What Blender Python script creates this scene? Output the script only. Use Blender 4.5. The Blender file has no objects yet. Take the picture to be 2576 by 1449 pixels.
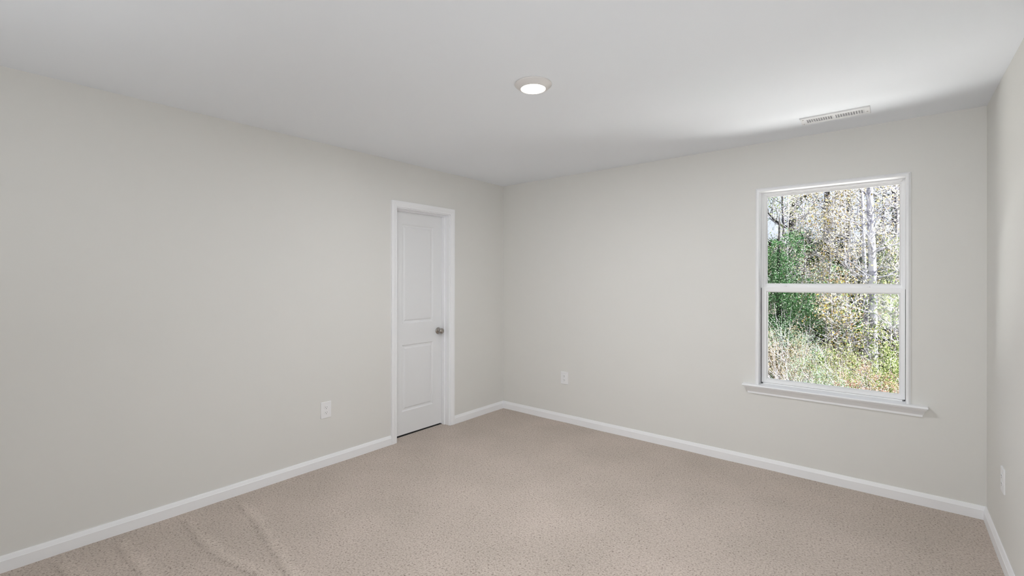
import bpy, math, random
import numpy as np
from mathutils import Vector, Matrix

# ------------------------------------------------------------------ camera, world, sun, exposure
sc = bpy.context.scene
C = sc.collection
R = math.radians
F_PX, YAW, ROLL = 1164.13, -0.688435, 0.00105          # focal length in px of the 2576 px wide frame
CAM = Vector((3.3179, -3.8814, 1.4134))
HORIZON = 703.24
cam_d = bpy.data.cameras.new('camera')
cam = bpy.data.objects.new('camera', cam_d); C.objects.link(cam)
cam_d.sensor_fit = 'HORIZONTAL'; cam_d.sensor_width = 36.0
cam_d.lens = 36.0 * F_PX / 2576.0
cam_d.shift_x = 0.0
cam_d.shift_y = -(724.5 - HORIZON) / 2576.0
cam_d.clip_start = 0.05; cam_d.clip_end = 400
fw = Vector((math.sin(YAW), math.cos(YAW), 0)); rt = Vector((math.cos(YAW), -math.sin(YAW), 0)); up = Vector((0, 0, 1))
rt2 = rt * math.cos(ROLL) + up * math.sin(ROLL); up2 = up * math.cos(ROLL) - rt * math.sin(ROLL)
m = Matrix((rt2, up2, -fw)).transposed().to_4x4(); m.translation = CAM
cam.matrix_world = m
sc.camera = cam

sc.view_settings.view_transform = 'Standard'
sc.view_settings.look = 'None'
sc.view_settings.gamma = 1.0
sc.view_settings.use_curve_mapping = False
sc.view_settings.exposure = -0.01
sc.cycles.use_denoising = True
sc.cycles.max_bounces = 14
sc.cycles.diffuse_bounces = 10
sc.cycles.transparent_max_bounces = 12
sc.cycles.caustics_reflective = False
sc.cycles.caustics_refractive = False
sc.cycles.sample_clamp_indirect = 8.0

SUN_STRENGTH = 46.0
SKY_STRENGTH = 1.05
world = bpy.data.worlds.new('world'); sc.world = world; world.use_nodes = True
wn = world.node_tree; wn.nodes.clear()
wo = wn.nodes.new('ShaderNodeOutputWorld'); bg = wn.nodes.new('ShaderNodeBackground')
wn.links.new(bg.outputs[0], wo.inputs[0])
bg.inputs[0].default_value = (0.83, 0.89, 1.0, 1); bg.inputs[1].default_value = SKY_STRENGTH

sun_d = bpy.data.lights.new('sun', 'SUN'); sun = bpy.data.objects.new('sun', sun_d); C.objects.link(sun)
sun_d.energy = SUN_STRENGTH; sun_d.angle = R(0.6); sun_d.color = (1.0, 0.98, 0.97)
sun_from = Vector((0.62, 0.10, 0.80)).normalized()      # where the sun stands: to the right, skimming along the window wall
sun.rotation_euler = sun_from.to_track_quat('Z', 'Y').to_euler()
sun.location = (8, -8, 12)

# two unseen fill lamps added behind the camera: one turned up to bounce off ceiling and rear wall, one soft and facing the window wall
def fill_lamp(name, loc, aim, size, watts, color):
    d = bpy.data.lights.new(name, 'AREA'); o = bpy.data.objects.new(name, d); C.objects.link(o)
    d.shape = 'DISK'; d.size = size; d.energy = watts; d.color = color
    o.location = loc; o.rotation_euler = (Vector(loc) - Vector(aim)).to_track_quat('Z', 'Y').to_euler()
fill_lamp('bounce_fill', (1.50, -4.20, 1.25), (1.35, -4.3, 2.44), 0.5, 5, (0.92, 0.965, 1.0))
fill_lamp('soft_fill', (3.2, -4.5, 1.75), (2.9, 0.0, 1.35), 0.9, 15, (0.92, 0.965, 1.0))
zd = bpy.data.lights.new('zoomed_fill', 'SPOT'); zo = bpy.data.objects.new('zoomed_fill', zd); C.objects.link(zo)   # unseen spot, added low to brighten the far corner
zd.energy = 74; zd.color = (0.92, 0.965, 1.0); zd.spot_size = R(80); zd.spot_blend = 1.0; zd.shadow_soft_size = 0.30
zo.location = (3.35, -4.50, 1.00); zo.rotation_euler = (Vector(zo.location) - Vector((1.75, 0.0, 1.95))).to_track_quat('Z', 'Y').to_euler()
LAMP_WATTS = 26.5
LAMP_COLOR = (0.95, 0.97, 1.0)

# ------------------------------------------------------------------ materials
def mat(name, color, rough=0.6, spec=0.35, metal=0.0, bump=None, emit=None):
    mt = bpy.data.materials.new(name); mt.use_nodes = True
    n = mt.node_tree.nodes; l = mt.node_tree.links; b = n['Principled BSDF']
    b.inputs['Base Color'].default_value = (*color, 1); b.inputs['Roughness'].default_value = rough
    b.inputs['Metallic'].default_value = metal; b.inputs['Specular IOR Level'].default_value = spec
    if bump:
        sc_, st, dist = bump
        tc = n.new('ShaderNodeTexCoord'); no = n.new('ShaderNodeTexNoise'); bp = n.new('ShaderNodeBump')
        no.inputs['Scale'].default_value = sc_; no.inputs['Detail'].default_value = 3
        bp.inputs['Strength'].default_value = st; bp.inputs['Distance'].default_value = dist
        l.new(tc.outputs['Object'], no.inputs['Vector']); l.new(no.outputs['Fac'], bp.inputs['Height']); l.new(bp.outputs[0], b.inputs['Normal'])
    if emit:
        b.inputs['Emission Color'].default_value = (*emit[0], 1); b.inputs['Emission Strength'].default_value = emit[1]
    return mt

def ramp(n, stops):
    cr = n.new('ShaderNodeValToRGB'); e = cr.color_ramp.elements
    e[0].position, e[0].color = stops[0][0], (*stops[0][1], 1)
    e[1].position, e[1].color = stops[-1][0], (*stops[-1][1], 1)
    for p, c in stops[1:-1]:
        x = e.new(p); x.color = (*c, 1)
    return cr

M = {}
M['wall'] = mat('greige_wall_paint', (0.735, 0.727, 0.700), 0.75, 0.2, bump=(140, 0.05, 0.001))
M['ceiling'] = mat('ceiling_paint', (0.835, 0.860, 0.900), 0.9, 0.1, bump=(90, 0.06, 0.001))
M['trim'] = mat('white_trim_paint', (0.875, 0.88, 0.895), 0.38, 0.4)
M['door'] = mat('white_door_paint', (0.79, 0.795, 0.805), 0.42, 0.4, bump=(260, 0.04, 0.0005))
M['vinyl'] = mat('white_vinyl', (0.89, 0.89, 0.895), 0.35, 0.4)
M['plate'] = mat('white_plastic', (0.83, 0.83, 0.84), 0.35, 0.4)
M['slot'] = mat('dark_slot', (0.03, 0.03, 0.03), 0.6)
M['nickel'] = mat('satin_nickel', (0.42, 0.39, 0.36), 0.24, 0.5, 1.0)
M['register'] = mat('register_enamel', (0.74, 0.74, 0.75), 0.4, 0.4)
M['duct'] = mat('duct_metal', (0.40, 0.40, 0.41), 0.7)
M['lamp_trim'] = mat('lamp_trim_white', (0.70, 0.67, 0.65), 0.4, 0.3)
M['lens'] = mat('lamp_diffuser', (0.9, 0.9, 0.88), 0.5, 0.2, emit=((1.0, 0.95, 0.88), 6.0))
M['siding'] = mat('exterior_siding', (0.62, 0.62, 0.60), 0.7)
M['closet'] = mat('closet_paint', (0.10, 0.095, 0.09), 0.85)
M['shingle'] = mat('roof_shingle', (0.12, 0.12, 0.12), 0.9)
M['gasket'] = mat('grey_gasket', (0.17, 0.17, 0.175), 0.7)

def carpet():
    mt = bpy.data.materials.new('taupe_cut_pile_carpet'); mt.use_nodes = True
    n = mt.node_tree.nodes; l = mt.node_tree.links; b = n['Principled BSDF']
    b.inputs['Roughness'].default_value = 1.0; b.inputs['Specular IOR Level'].default_value = 0.05
    b.inputs['Sheen Weight'].default_value = 0.12; b.inputs['Sheen Roughness'].default_value = 0.5
    tc = n.new('ShaderNodeTexCoord')
    def noise(s, d, r=0.5):
        x = n.new('ShaderNodeTexNoise'); x.inputs['Scale'].default_value = s; x.inputs['Detail'].default_value = d; x.inputs['Roughness'].default_value = r
        l.new(tc.outputs['Object'], x.inputs['Vector']); return x
    tuft = noise(105, 2.5, 0.6); fine = noise(260, 1.5); broad = noise(2.2, 2); pit_shade = noise(95, 2.0, 0.55)
    vor = n.new('ShaderNodeTexVoronoi'); vor.inputs['Scale'].default_value = 120; l.new(tc.outputs['Object'], vor.inputs['Vector'])
    c1 = ramp(n, [(0.32, (0.415, 0.352, 0.300)), (0.50, (0.530, 0.458, 0.398)), (0.68, (0.615, 0.540, 0.475))])
    l.new(tuft.outputs['Fac'], c1.inputs[0])
    pr = ramp(n, [(0.31, (0.52, 0.49, 0.47)), (0.43, (1, 1, 1))]); l.new(pit_shade.outputs['Fac'], pr.inputs[0])  # dark specks: shade in the gaps between tufts, put into the colour
    br = ramp(n, [(0.3, (0.93, 0.93, 0.93)), (0.7, (1.05, 1.04, 1.05))]); l.new(broad.outputs['Fac'], br.inputs[0])
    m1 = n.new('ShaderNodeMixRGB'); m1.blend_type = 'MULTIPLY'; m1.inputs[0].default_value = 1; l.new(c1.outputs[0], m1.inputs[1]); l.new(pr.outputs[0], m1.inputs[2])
    m2 = n.new('ShaderNodeMixRGB'); m2.blend_type = 'MULTIPLY'; m2.inputs[0].default_value = 1; l.new(m1.outputs[0], m2.inputs[1]); l.new(br.outputs[0], m2.inputs[2])
    na = n.new('ShaderNodeAttribute'); na.attribute_name = 'nap_shade'      # painted brightness: light and shade of the vacuumed pile along the ridges
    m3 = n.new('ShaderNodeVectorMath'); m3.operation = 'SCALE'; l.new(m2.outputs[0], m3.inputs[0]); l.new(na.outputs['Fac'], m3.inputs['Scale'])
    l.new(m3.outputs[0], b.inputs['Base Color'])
    ad = n.new('ShaderNodeMath'); ad.operation = 'MULTIPLY_ADD'; ad.inputs[1].default_value = 0.5
    l.new(fine.outputs['Fac'], ad.inputs[0]); l.new(tuft.outputs['Fac'], ad.inputs[2])
    bp = n.new('ShaderNodeBump'); bp.inputs['Strength'].default_value = 0.75; bp.inputs['Distance'].default_value = 0.006
    l.new(ad.outputs[0], bp.inputs['Height']); l.new(bp.outputs[0], b.inputs['Normal'])
    return mt
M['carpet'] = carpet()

def glass():
    mt = bpy.data.materials.new('window_glass'); mt.use_nodes = True
    n = mt.node_tree.nodes; l = mt.node_tree.links; n.remove(n['Principled BSDF'])
    tr = n.new('ShaderNodeBsdfTransparent'); tr.inputs[0].default_value = (0.97, 0.985, 0.98, 1)
    gl = n.new('ShaderNodeBsdfGlossy'); gl.inputs['Roughness'].default_value = 0.02; gl.inputs['Color'].default_value = (1, 1, 1, 1)
    fr = n.new('ShaderNodeFresnel'); fr.inputs[0].default_value = 1.16
    mx = n.new('ShaderNodeMixShader'); l.new(fr.outputs[0], mx.inputs[0]); l.new(tr.outputs[0], mx.inputs[1]); l.new(gl.outputs[0], mx.inputs[2])
    l.new(mx.outputs[0], n['Material Output'].inputs[0])
    return mt
M['glass'] = glass()

LEAF_K = 0.46
def leafmat(name, stops, transl=0.35, rough=0.5, k=1.0):
    mt = bpy.data.materials.new(name); mt.use_nodes = True
    n = mt.node_tree.nodes; l = mt.node_tree.links; b = n['Principled BSDF']
    g = n.new('ShaderNodeNewGeometry'); cr = ramp(n, [(p_, tuple(min(0.9, q_ * LEAF_K * k) for q_ in c_)) for p_, c_ in stops]); l.new(g.outputs['Random Per Island'], cr.inputs[0])
    l.new(cr.outputs[0], b.inputs['Base Color']); b.inputs['Roughness'].default_value = rough; b.inputs['Specular IOR Level'].default_value = 0.12
    t = n.new('ShaderNodeBsdfTranslucent'); l.new(cr.outputs[0], t.inputs[0])
    mx = n.new('ShaderNodeMixShader'); mx.inputs[0].default_value = transl
    l.new(b.outputs[0], mx.inputs[1]); l.new(t.outputs[0], mx.inputs[2]); l.new(mx.outputs[0], n['Material Output'].inputs[0])
    return mt

def barkmat(name, a, b_, scale=6.0, lo=0.42, hi=0.58, stretch=1.0):
    mt = bpy.data.materials.new(name); mt.use_nodes = True
    n = mt.node_tree.nodes; l = mt.node_tree.links; b = n['Principled BSDF']
    tc = n.new('ShaderNodeTexCoord'); mp = n.new('ShaderNodeMapping'); mp.inputs['Scale'].default_value = (1, 1, stretch)
    no = n.new('ShaderNodeTexNoise'); no.inputs['Scale'].default_value = scale; no.inputs['Detail'].default_value = 4
    l.new(tc.outputs['Object'], mp.inputs[0]); l.new(mp.outputs[0], no.inputs['Vector'])
    cr = ramp(n, [(lo, a), (hi, b_)]); l.new(no.outputs['Fac'], cr.inputs[0]); l.new(cr.outputs[0], b.inputs['Base Color'])
    b.inputs['Roughness'].default_value = 0.85
    return mt

M['ever'] = leafmat('evergreen_leaf', [(0, (0.02, 0.10, 0.025)), (0.35, (0.07, 0.24, 0.07)), (0.65, (0.17, 0.40, 0.15)), (0.85, (0.46, 0.66, 0.40)), (1, (0.9, 1.0, 0.82))], 0.25, 0.35, k=1.35)
M['yellow'] = leafmat('autumn_leaf_yellow', [(0, (0.16, 0.13, 0.05)), (0.2, (0.42, 0.32, 0.09)), (0.45, (0.75, 0.58, 0.16)), (0.62, (0.72, 0.64, 0.42)), (0.8, (0.80, 0.76, 0.66)), (1, (0.72, 0.38, 0.18))], 0.35, k=1.2)
M['cream'] = leafmat('pale_dry_leaf', [(0, (0.28, 0.27, 0.22)), (0.3, (0.58, 0.55, 0.44)), (0.6, (0.76, 0.74, 0.68)), (0.85, (0.74, 0.70, 0.42)), (1, (0.78, 0.66, 0.30))], 0.35, k=1.45)
M['lime'] = leafmat('yellow_green_leaf', [(0, (0.06, 0.10, 0.02)), (0.35, (0.22, 0.32, 0.08)), (0.7, (0.48, 0.58, 0.20)), (0.9, (0.68, 0.68, 0.36)), (1, (0.85, 0.84, 0.6))], 0.35, k=1.1)
M['mint'] = leafmat('pale_green_leaf', [(0, (0.06, 0.14, 0.07)), (0.4, (0.25, 0.42, 0.24)), (0.75, (0.48, 0.64, 0.44)), (1, (0.82, 0.88, 0.75))], 0.35)
M['tan'] = leafmat('tan_brown_leaf', [(0, (0.12, 0.08, 0.04)), (0.4, (0.40, 0.30, 0.17)), (0.75, (0.62, 0.52, 0.36)), (1, (0.86, 0.78, 0.62))], 0.3)
M['red'] = leafmat('dusty_red_leaf', [(0, (0.22, 0.08, 0.06)), (0.4, (0.58, 0.28, 0.22)), (0.75, (0.76, 0.50, 0.42)), (1, (0.95, 0.82, 0.74))], 0.3)
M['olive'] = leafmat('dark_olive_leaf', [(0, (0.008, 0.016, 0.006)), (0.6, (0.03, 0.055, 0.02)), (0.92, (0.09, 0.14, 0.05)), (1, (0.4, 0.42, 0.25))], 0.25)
M['white_bark'] = barkmat('mottled_white_bark', (0.06, 0.06, 0.10), (0.34, 0.335, 0.38), 5.5, 0.36, 0.50)
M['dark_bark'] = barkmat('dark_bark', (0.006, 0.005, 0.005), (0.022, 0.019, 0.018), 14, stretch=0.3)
M['grey_bark'] = barkmat('grey_bark', (0.07, 0.066, 0.075), (0.22, 0.21, 0.24), 12, stretch=0.3)
M['pale_twig'] = barkmat('pale_twig', (0.20, 0.19, 0.21), (0.42, 0.40, 0.43), 9)
M['ground'] = barkmat('straw_covered_soil', (0.72, 0.70, 0.67), (0.88, 0.87, 0.85), 9, 0.3, 0.6)
M['woods_floor'] = barkmat('leaf_litter', (0.018, 0.014, 0.009), (0.05, 0.038, 0.022), 7, 0.35, 0.65)

# ------------------------------------------------------------------ object helpers
def empty(name, loc=(0, 0, 0), label=None, cat=None, group=None, kind=None, parent=None):
    o = bpy.data.objects.new(name, None); C.objects.link(o); o.empty_display_size = 0.1
    o.location = loc
    if parent: o.parent = parent
    tag(o, label, cat, group, kind); return o

def tag(o, label=None, cat=None, group=None, kind=None):
    for k, v in (('label', label), ('category', cat), ('group', group), ('kind', kind)):
        if v: o[k] = v

def world_loc(o):
    v = Vector((0, 0, 0))
    while o: v = v + o.location; o = o.parent
    return v

class MB:
    """collects world-space geometry; build() links it as one mesh object"""
    def __init__(s): s.v = []; s.f = []; s.smooth = []
    def add(s, vs, fs, smooth=False):
        b = len(s.v); s.v += [tuple(p) for p in vs]; s.f += [tuple(i + b for i in f) for f in fs]; s.smooth += [smooth] * len(fs)
        return s
    def box(s, x0, x1, y0, y1, z0, z1):
        return s.add([(x0, y0, z0), (x1, y0, z0), (x1, y1, z0), (x0, y1, z0), (x0, y0, z1), (x1, y0, z1), (x1, y1, z1), (x0, y1, z1)],
                     [(0, 3, 2, 1), (4, 5, 6, 7), (0, 1, 5, 4), (1, 2, 6, 5), (2, 3, 7, 6), (3, 0, 4, 7)])
    def prism(s, prof, fn, a, b, smooth=False, mitre=(0, 0)):
        """prof: closed list of (u, v); fn(u, v, t) -> xyz; swept from t=a to t=b; mitre shifts the ends by mitre*u"""
        n = len(prof)
        vs = [fn(u, v, a + mitre[0] * u) for u, v in prof] + [fn(u, v, b - mitre[1] * u) for u, v in prof]
        fs = [(i, (i + 1) % n, n + (i + 1) % n, n + i) for i in range(n)]
        s.add(vs, fs, smooth); s.add(vs, [tuple(range(n))[::-1], tuple(range(n, 2 * n))]); return s
    def lathe(s, prof, origin, axis, seg=40):
        """prof: list of (radius, height along axis)"""
        ax = Vector(axis).normalized(); e1 = ax.orthogonal().normalized(); e2 = ax.cross(e1); o = Vector(origin)
        vs = []; n = len(prof)
        for k in range(seg):
            a = 2 * math.pi * k / seg; d = e1 * math.cos(a) + e2 * math.sin(a)
            vs += [o + d * r + ax * h for r, h in prof]
        fs = [(k * n + i, ((k + 1) % seg) * n + i, ((k + 1) % seg) * n + i + 1, k * n + i + 1) for k in range(seg) for i in range(n - 1)]
        return s.add(vs, fs, True)
    def tube(s, pts, rads, sides=6):
        vs = []; n = len(pts); P = [Vector(p) for p in pts]
        for i in range(n):
            d = (P[min(i + 1, n - 1)] - P[max(i - 1, 0)]).normalized()
            e1 = d.cross(Vector((0.31, 0.94, 0.13))).normalized(); e2 = d.cross(e1)
            for k in range(sides):
                a = 2 * math.pi * k / sides; vs.append(P[i] + (e1 * math.cos(a) + e2 * math.sin(a)) * rads[i])
        fs = [(i * sides + k, i * sides + (k + 1) % sides, (i + 1) * sides + (k + 1) % sides, (i + 1) * sides + k) for i in range(n - 1) for k in range(sides)]
        fs.append(tuple(range(sides))[::-1]); fs.append(tuple(range((n - 1) * sides, n * sides)))
        return s.add(vs, fs, sides > 4)
    def build(s, name, m_, parent=None, label=None, cat=None, group=None, kind=None, origin=None, bevel=0.0, fix=True):
        me = bpy.data.meshes.new(name)
        o = bpy.data.objects.new(name, me); C.objects.link(o)
        base = world_loc(parent) if parent else Vector((0, 0, 0))
        org = Vector(origin) if origin is not None else (Vector((0, 0, 0)) if not parent else base)
        me.from_pydata([tuple(Vector(p) - org) for p in s.v], [], s.f)
        me.polygons.foreach_set('use_smooth', s.smooth)
        if fix:
            import bmesh
            bm = bmesh.new(); bm.from_mesh(me); bmesh.ops.remove_doubles(bm, verts=bm.verts, dist=1e-6)
            bmesh.ops.recalc_face_normals(bm, faces=bm.faces); bm.to_mesh(me); bm.free()
        me.materials.append(m_); me.update()
        if parent: o.parent = parent
        o.location = org - base
        if bevel:
            bv = o.modifiers.new('bevel', 'BEVEL'); bv.width = bevel; bv.segments = 2; bv.limit_method = 'ANGLE'; bv.angle_limit = R(40)
        tag(o, label, cat, group, kind)
        return o

def rect_prof(u0, u1, v0, v1): return [(u0, v0), (u1, v0), (u1, v1), (u0, v1)]

# ------------------------------------------------------------------ room shell
W, H, D = 3.746, 2.44, 4.72          # width along the window wall, height, depth
WT = 0.15
# floor: carpet with faint vacuum ridges
def floor_mesh():
    nx, ny = 420, 520
    xs = np.linspace(-0.0895, W, nx); ys = np.linspace(-D, 0.0, ny)
    X, Y = np.meshgrid(xs, ys)
    Z = 0.0012 * np.sin(X * 9.1 + 1.3 * np.sin(Y * 2.3)) * np.sin(Y * 7.7 + X * 2.0)
    def ridge(P, w, hgt):
        nonlocal Z
        best = np.full(X.shape, 9.9); side = np.zeros(X.shape)
        for (ax, ay), (bx, by) in zip(P[:-1], P[1:]):
            dx, dy = bx - ax, by - ay; L2 = dx * dx + dy * dy
            t = np.clip(((X - ax) * dx + (Y - ay) * dy) / L2, 0, 1)
            d = np.hypot(X - ax - t * dx, Y - ay - t * dy); sg = np.sign((X - ax) * dy - (Y - ay) * dx)
            m_ = d < best; best = np.where(m_, d, best); side = np.where(m_, sg, side)
        s = best * side
        k_ = np.clip((X - 0.05) / 0.15, 0, 1)
        Z = Z + k_ * hgt * np.exp(-(s / w) ** 2) * (1 + np.tanh(-s / (w * 0.35))) * 0.5
        NAP_SHADE[:] = NAP_SHADE + k_ * (0.10 * np.exp(-((s + 0.035) / 0.035) ** 2) - 0.10 * np.exp(-((s - 0.004) / 0.010) ** 2))  # ridge shading put into the colour: lighter band, dark edge line
    NAP_SHADE = np.ones(X.shape)
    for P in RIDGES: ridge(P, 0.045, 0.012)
    me = bpy.data.meshes.new('floor')
    vs = np.stack([X.ravel(), Y.ravel(), Z.ravel()], 1)
    idx = np.arange(nx * ny).reshape(ny, nx)
    q = np.stack([idx[:-1, :-1].ravel(), idx[:-1, 1:].ravel(), idx[1:, 1:].ravel(), idx[1:, :-1].ravel()], 1)
    me.from_pydata(vs.tolist(), [], q.tolist()); me.polygons.foreach_set('use_smooth', [True] * len(q))
    at_ = me.attributes.new('nap_shade', 'FLOAT', 'POINT'); at_.data.foreach_set('value', NAP_SHADE.ravel().astype(np.float32))
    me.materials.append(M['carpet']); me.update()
    o = bpy.data.objects.new('floor', me); C.objects.link(o)
    tag(o, 'taupe cut pile carpet covering the bedroom floor', None, None, 'structure')
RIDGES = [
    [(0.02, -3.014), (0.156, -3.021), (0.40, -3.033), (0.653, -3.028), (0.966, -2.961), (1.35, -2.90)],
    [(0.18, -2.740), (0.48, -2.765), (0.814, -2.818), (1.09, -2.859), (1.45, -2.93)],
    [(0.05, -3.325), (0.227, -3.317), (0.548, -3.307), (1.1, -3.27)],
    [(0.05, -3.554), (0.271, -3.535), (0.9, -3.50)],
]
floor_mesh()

MB().box(-0.12, W + 0.12, -D - 0.12, WT, H, H + 0.12).build('ceiling', M['ceiling'], kind='structure', label='flat pale grey painted ceiling')

# wall with the window (opening x 2.525..3.398, z .60..2.088)
OX0, OX1, OZ0, OZ1 = 2.530, 3.392, 0.600, 2.086
MB().box(-0.12, OX0, 0, WT, -0.02, H).box(OX1, W + 0.12, 0, WT, -0.02, H).box(OX0, OX1, 0, WT, OZ1, H).box(OX0, OX1, 0, WT, -0.02, OZ0).build(
    'wall_back', M['wall'], kind='structure', label='greige wall holding the window')
# wall with the closet door (opening y -1.437..-.793, z ..2.050)
DY0, DY1, DZ1 = -1.437, -0.793, 2.050
MB().box(-0.12, 0, -D, DY0, -0.02, H).box(-0.12, 0, DY1, 0, -0.02, H).box(-0.12, 0, DY0, DY1, DZ1, H).build(
    'wall_left', M['wall'], kind='structure', label='long greige wall holding the closet door')
MB().box(W, W + 0.12, -D, 0, -0.02, H).build('wall_right', M['wall'], kind='structure', label='greige wall at the right edge, beside the window')
# wall behind the camera
MB().box(-0.12, W + 0.12, -D - 0.12, -D, -0.02, H).build(
    'wall_front', M['wall'], kind='structure', label='greige wall behind the camera')
# closet behind the door
MB().box(-0.86, -0.80, -2.0, -0.2, -0.02, H).box(-0.86, -0.12, -2.06, -2.0, -0.02, H).box(-0.86, -0.12, -0.2, -0.14, -0.02, H).box(-0.86, -0.12, -2.06, -0.14, H, H + 0.05).build(
    'wall_closet', M['closet'], kind='structure', label='dark closet behind the narrow white door')
MB().box(-0.86, -0.12, -2.06, -0.14, -0.05, -0.012).build('floor_closet', M['closet'], kind='structure', label='dark closet floor glimpsed under the door')

# baseboards: profile (distance from wall, height)
BB = [(0.0, -0.01), (0.0142, -0.01), (0.0142, 0.0555), (0.0128, 0.0575), (0.0075, 0.0735), (0.0055, 0.0785), (0.0, 0.0785)]
def base_x(s, x0, x1, m0, m1): s.prism(BB, lambda u, v, t: (t, -u, v), x0, x1, mitre=(m0, m1)); return s
base_x(MB(), 0.0, W, 1, 1).build('baseboard_back', M['trim'], kind='structure', label='white baseboard under the window')
MB().prism(BB, lambda u, v, t: (u, t, v), -D, -1.4795, mitre=(0, 0)).build('baseboard_left', M['trim'], kind='structure', label='white baseboard on the long wall before the door')
MB().prism(BB, lambda u, v, t: (u, t, v), -0.7450, 0.0, mitre=(0, 1)).build('baseboard_corner', M['trim'], kind='structure', label='short white baseboard between door and corner')
MB().prism(BB, lambda u, v, t: (W - u, t, v), -D, 0.0, mitre=(0, 1)).build('baseboard_right', M['trim'], kind='structure', label='white baseboard on the wall at the right edge')

# ------------------------------------------------------------------ door_1
door = empty('door_1', (0, -1.1125, 0), 'narrow white two-panel closet door with a nickel knob', None, None, 'structure')
# casing: colonial profile swept around the opening; u = distance from inner edge outward, v = thickness off the wall
CW = 0.0555
CAS = [(0.0, 0.0), (CW, 0.0), (CW, 0.0150), (CW - 0.003, 0.0170), (0.034, 0.0170), (0.028, 0.0155), (0.012, 0.0115), (0.008, 0.0125), (0.003, 0.0120), (0.0, 0.0095)]
yl, yr, zt = -1.4240, -0.8010, 2.0400
c = MB()
n = len(CAS)
ring = []
for u, v in CAS: ring.append([(v, yl - u, 0.0), (v, yl - u, zt + u), (v, yr + u, zt + u), (v, yr + u, 0.0)])
for k in range(3):
    vs = [ring[i][k] for i in range(n)] + [ring[i][k + 1] for i in range(n)]
    c.add(vs, [(i, (i + 1) % n, n + (i + 1) % n, n + i) for i in range(n)])
c.build('door_casing', M['trim'], door)
# jamb with stop
j = MB()
JX0 = -0.128
for (a, b) in ((DY0 + 0.001, -1.4180), (-0.8100, DY1 - 0.001)):
    j.box(JX0, 0.0008, a, b, 0, DZ1 - 0.001)
j.box(JX0, 0.0008, -1.4180, -0.8100, 2.0330, DZ1 - 0.001)
j.build('door_jamb', M['trim'], door, bevel=0.001)
st = MB().box(-0.087, -0.053, -1.4180, -1.4065, 0, 2.0330).box(-0.087, -0.053, -0.8215, -0.8100, 0, 2.0330).box(-0.087, -0.053, -1.4065, -0.8215, 2.0215, 2.0330)
st.build('door_stop', M['trim'], door, bevel=0.001)
# slab with two moulded panels
SX = -0.0885; S0, S1, SZ0, SZ1 = -1.4160, -0.8120, 0.0150, 2.0300
slab = empty('door_slab', (0, 0, 0), parent=door)
s = MB()
panels = [(-1.2990, -0.9280, 0.2180, 0.8235), (-1.2990, -0.9280, 1.0120, 1.9160)]
prof = [(0.0, 0.0), (0.004, 0.0005), (0.011, 0.0075), (0.024, 0.0085), (0.037, 0.0030), (0.040, 0.0026)]
# flat face built as a grid with holes
ysplit = [S0, panels[0][0], panels[0][1], S1]; zsplit = [SZ0, panels[0][2], panels[0][3], panels[1][2], panels[1][3], SZ1]
for i in range(3):
    for k in range(5):
        if i == 1 and k in (1, 3): continue
        s.add([(SX, ysplit[i], zsplit[k]), (SX, ysplit[i + 1], zsplit[k]), (SX, ysplit[i + 1], zsplit[k + 1]), (SX, ysplit[i], zsplit[k + 1])], [(0, 1, 2, 3)])
for (a, b, z0, z1) in panels:
    rings = [[(SX - d, a + o, z0 + o), (SX - d, b - o, z0 + o), (SX - d, b - o, z1 - o), (SX - d, a + o, z1 - o)] for o, d in prof]
    for r0, r1 in zip(rings[:-1], rings[1:]):
        for k in range(4): s.add([r0[k], r0[(k + 1) % 4], r1[(k + 1) % 4], r1[k]], [(0, 1, 2, 3)])
    s.add(rings[-1], [(0, 1, 2, 3)])
XB = SX - 0.035
s.add([(SX, S0, SZ0), (SX, S1, SZ0), (SX, S1, SZ1), (SX, S0, SZ1), (XB, S0, SZ0), (XB, S1, SZ0), (XB, S1, SZ1), (XB, S0, SZ1)],
      [(4, 5, 6, 7), (0, 1, 5, 4), (1, 2, 6, 5), (2, 3, 7, 6), (3, 0, 4, 7)])
C.objects.unlink(slab); bpy.data.objects.remove(slab)
slab = s.build('door_slab', M['door'], door)
kn = MB()
kz, ky = 0.917, -0.8700
kn.lathe([(0.0, 0.0), (0.0320, 0.0), (0.0325, 0.003), (0.0300, 0.0075), (0.0210, 0.0110), (0.0140, 0.0125), (0.0115, 0.016), (0.0105, 0.024), (0.0115, 0.029),
          (0.0180, 0.0335), (0.0245, 0.0400), (0.0272, 0.0480), (0.0262, 0.0560), (0.0215, 0.0625), (0.0130, 0.0660), (0.0, 0.0670)], (SX, ky, kz), (1, 0, 0), 48)
k_ = kn.build('door_knob', M['nickel'], slab, label='satin nickel round knob')

# ------------------------------------------------------------------ window_1
win = empty('window_1', (2.961, 0, 0.62), 'white framed single-hung window with woodland outside', None, None, 'structure')
# slim casing with a rounded outer edge, then a return into the wall
IX0, IX1, IZ1 = 2.5400, 3.3830, 2.0755
STZ = 0.6265
EO = 0.0245
WC = [(0.0, 0.075), (0.0, -0.0175), (0.0018, -0.0192), (0.0112, -0.0192), (0.0130, -0.0186), (EO - 0.0010, -0.0080), (EO, -0.0060), (EO, 0.0), (0.008, 0.0), (0.008, 0.075)]
w = MB(); n = len(WC)
ring = [[(IX0 - u, v, STZ - 0.004), (IX0 - u, v, IZ1 + u), (IX1 + u, v, IZ1 + u), (IX1 + u, v, STZ - 0.004)] for u, v in WC]
for k in range(3):
    vs = [ring[i][k] for i in range(n)] + [ring[i][k + 1] for i in range(n)]
    w.add(vs, [(i, (i + 1) % n, n + (i + 1) % n, n + i) for i in range(n)])
w.build('window_casing', M['trim'], win)
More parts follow.
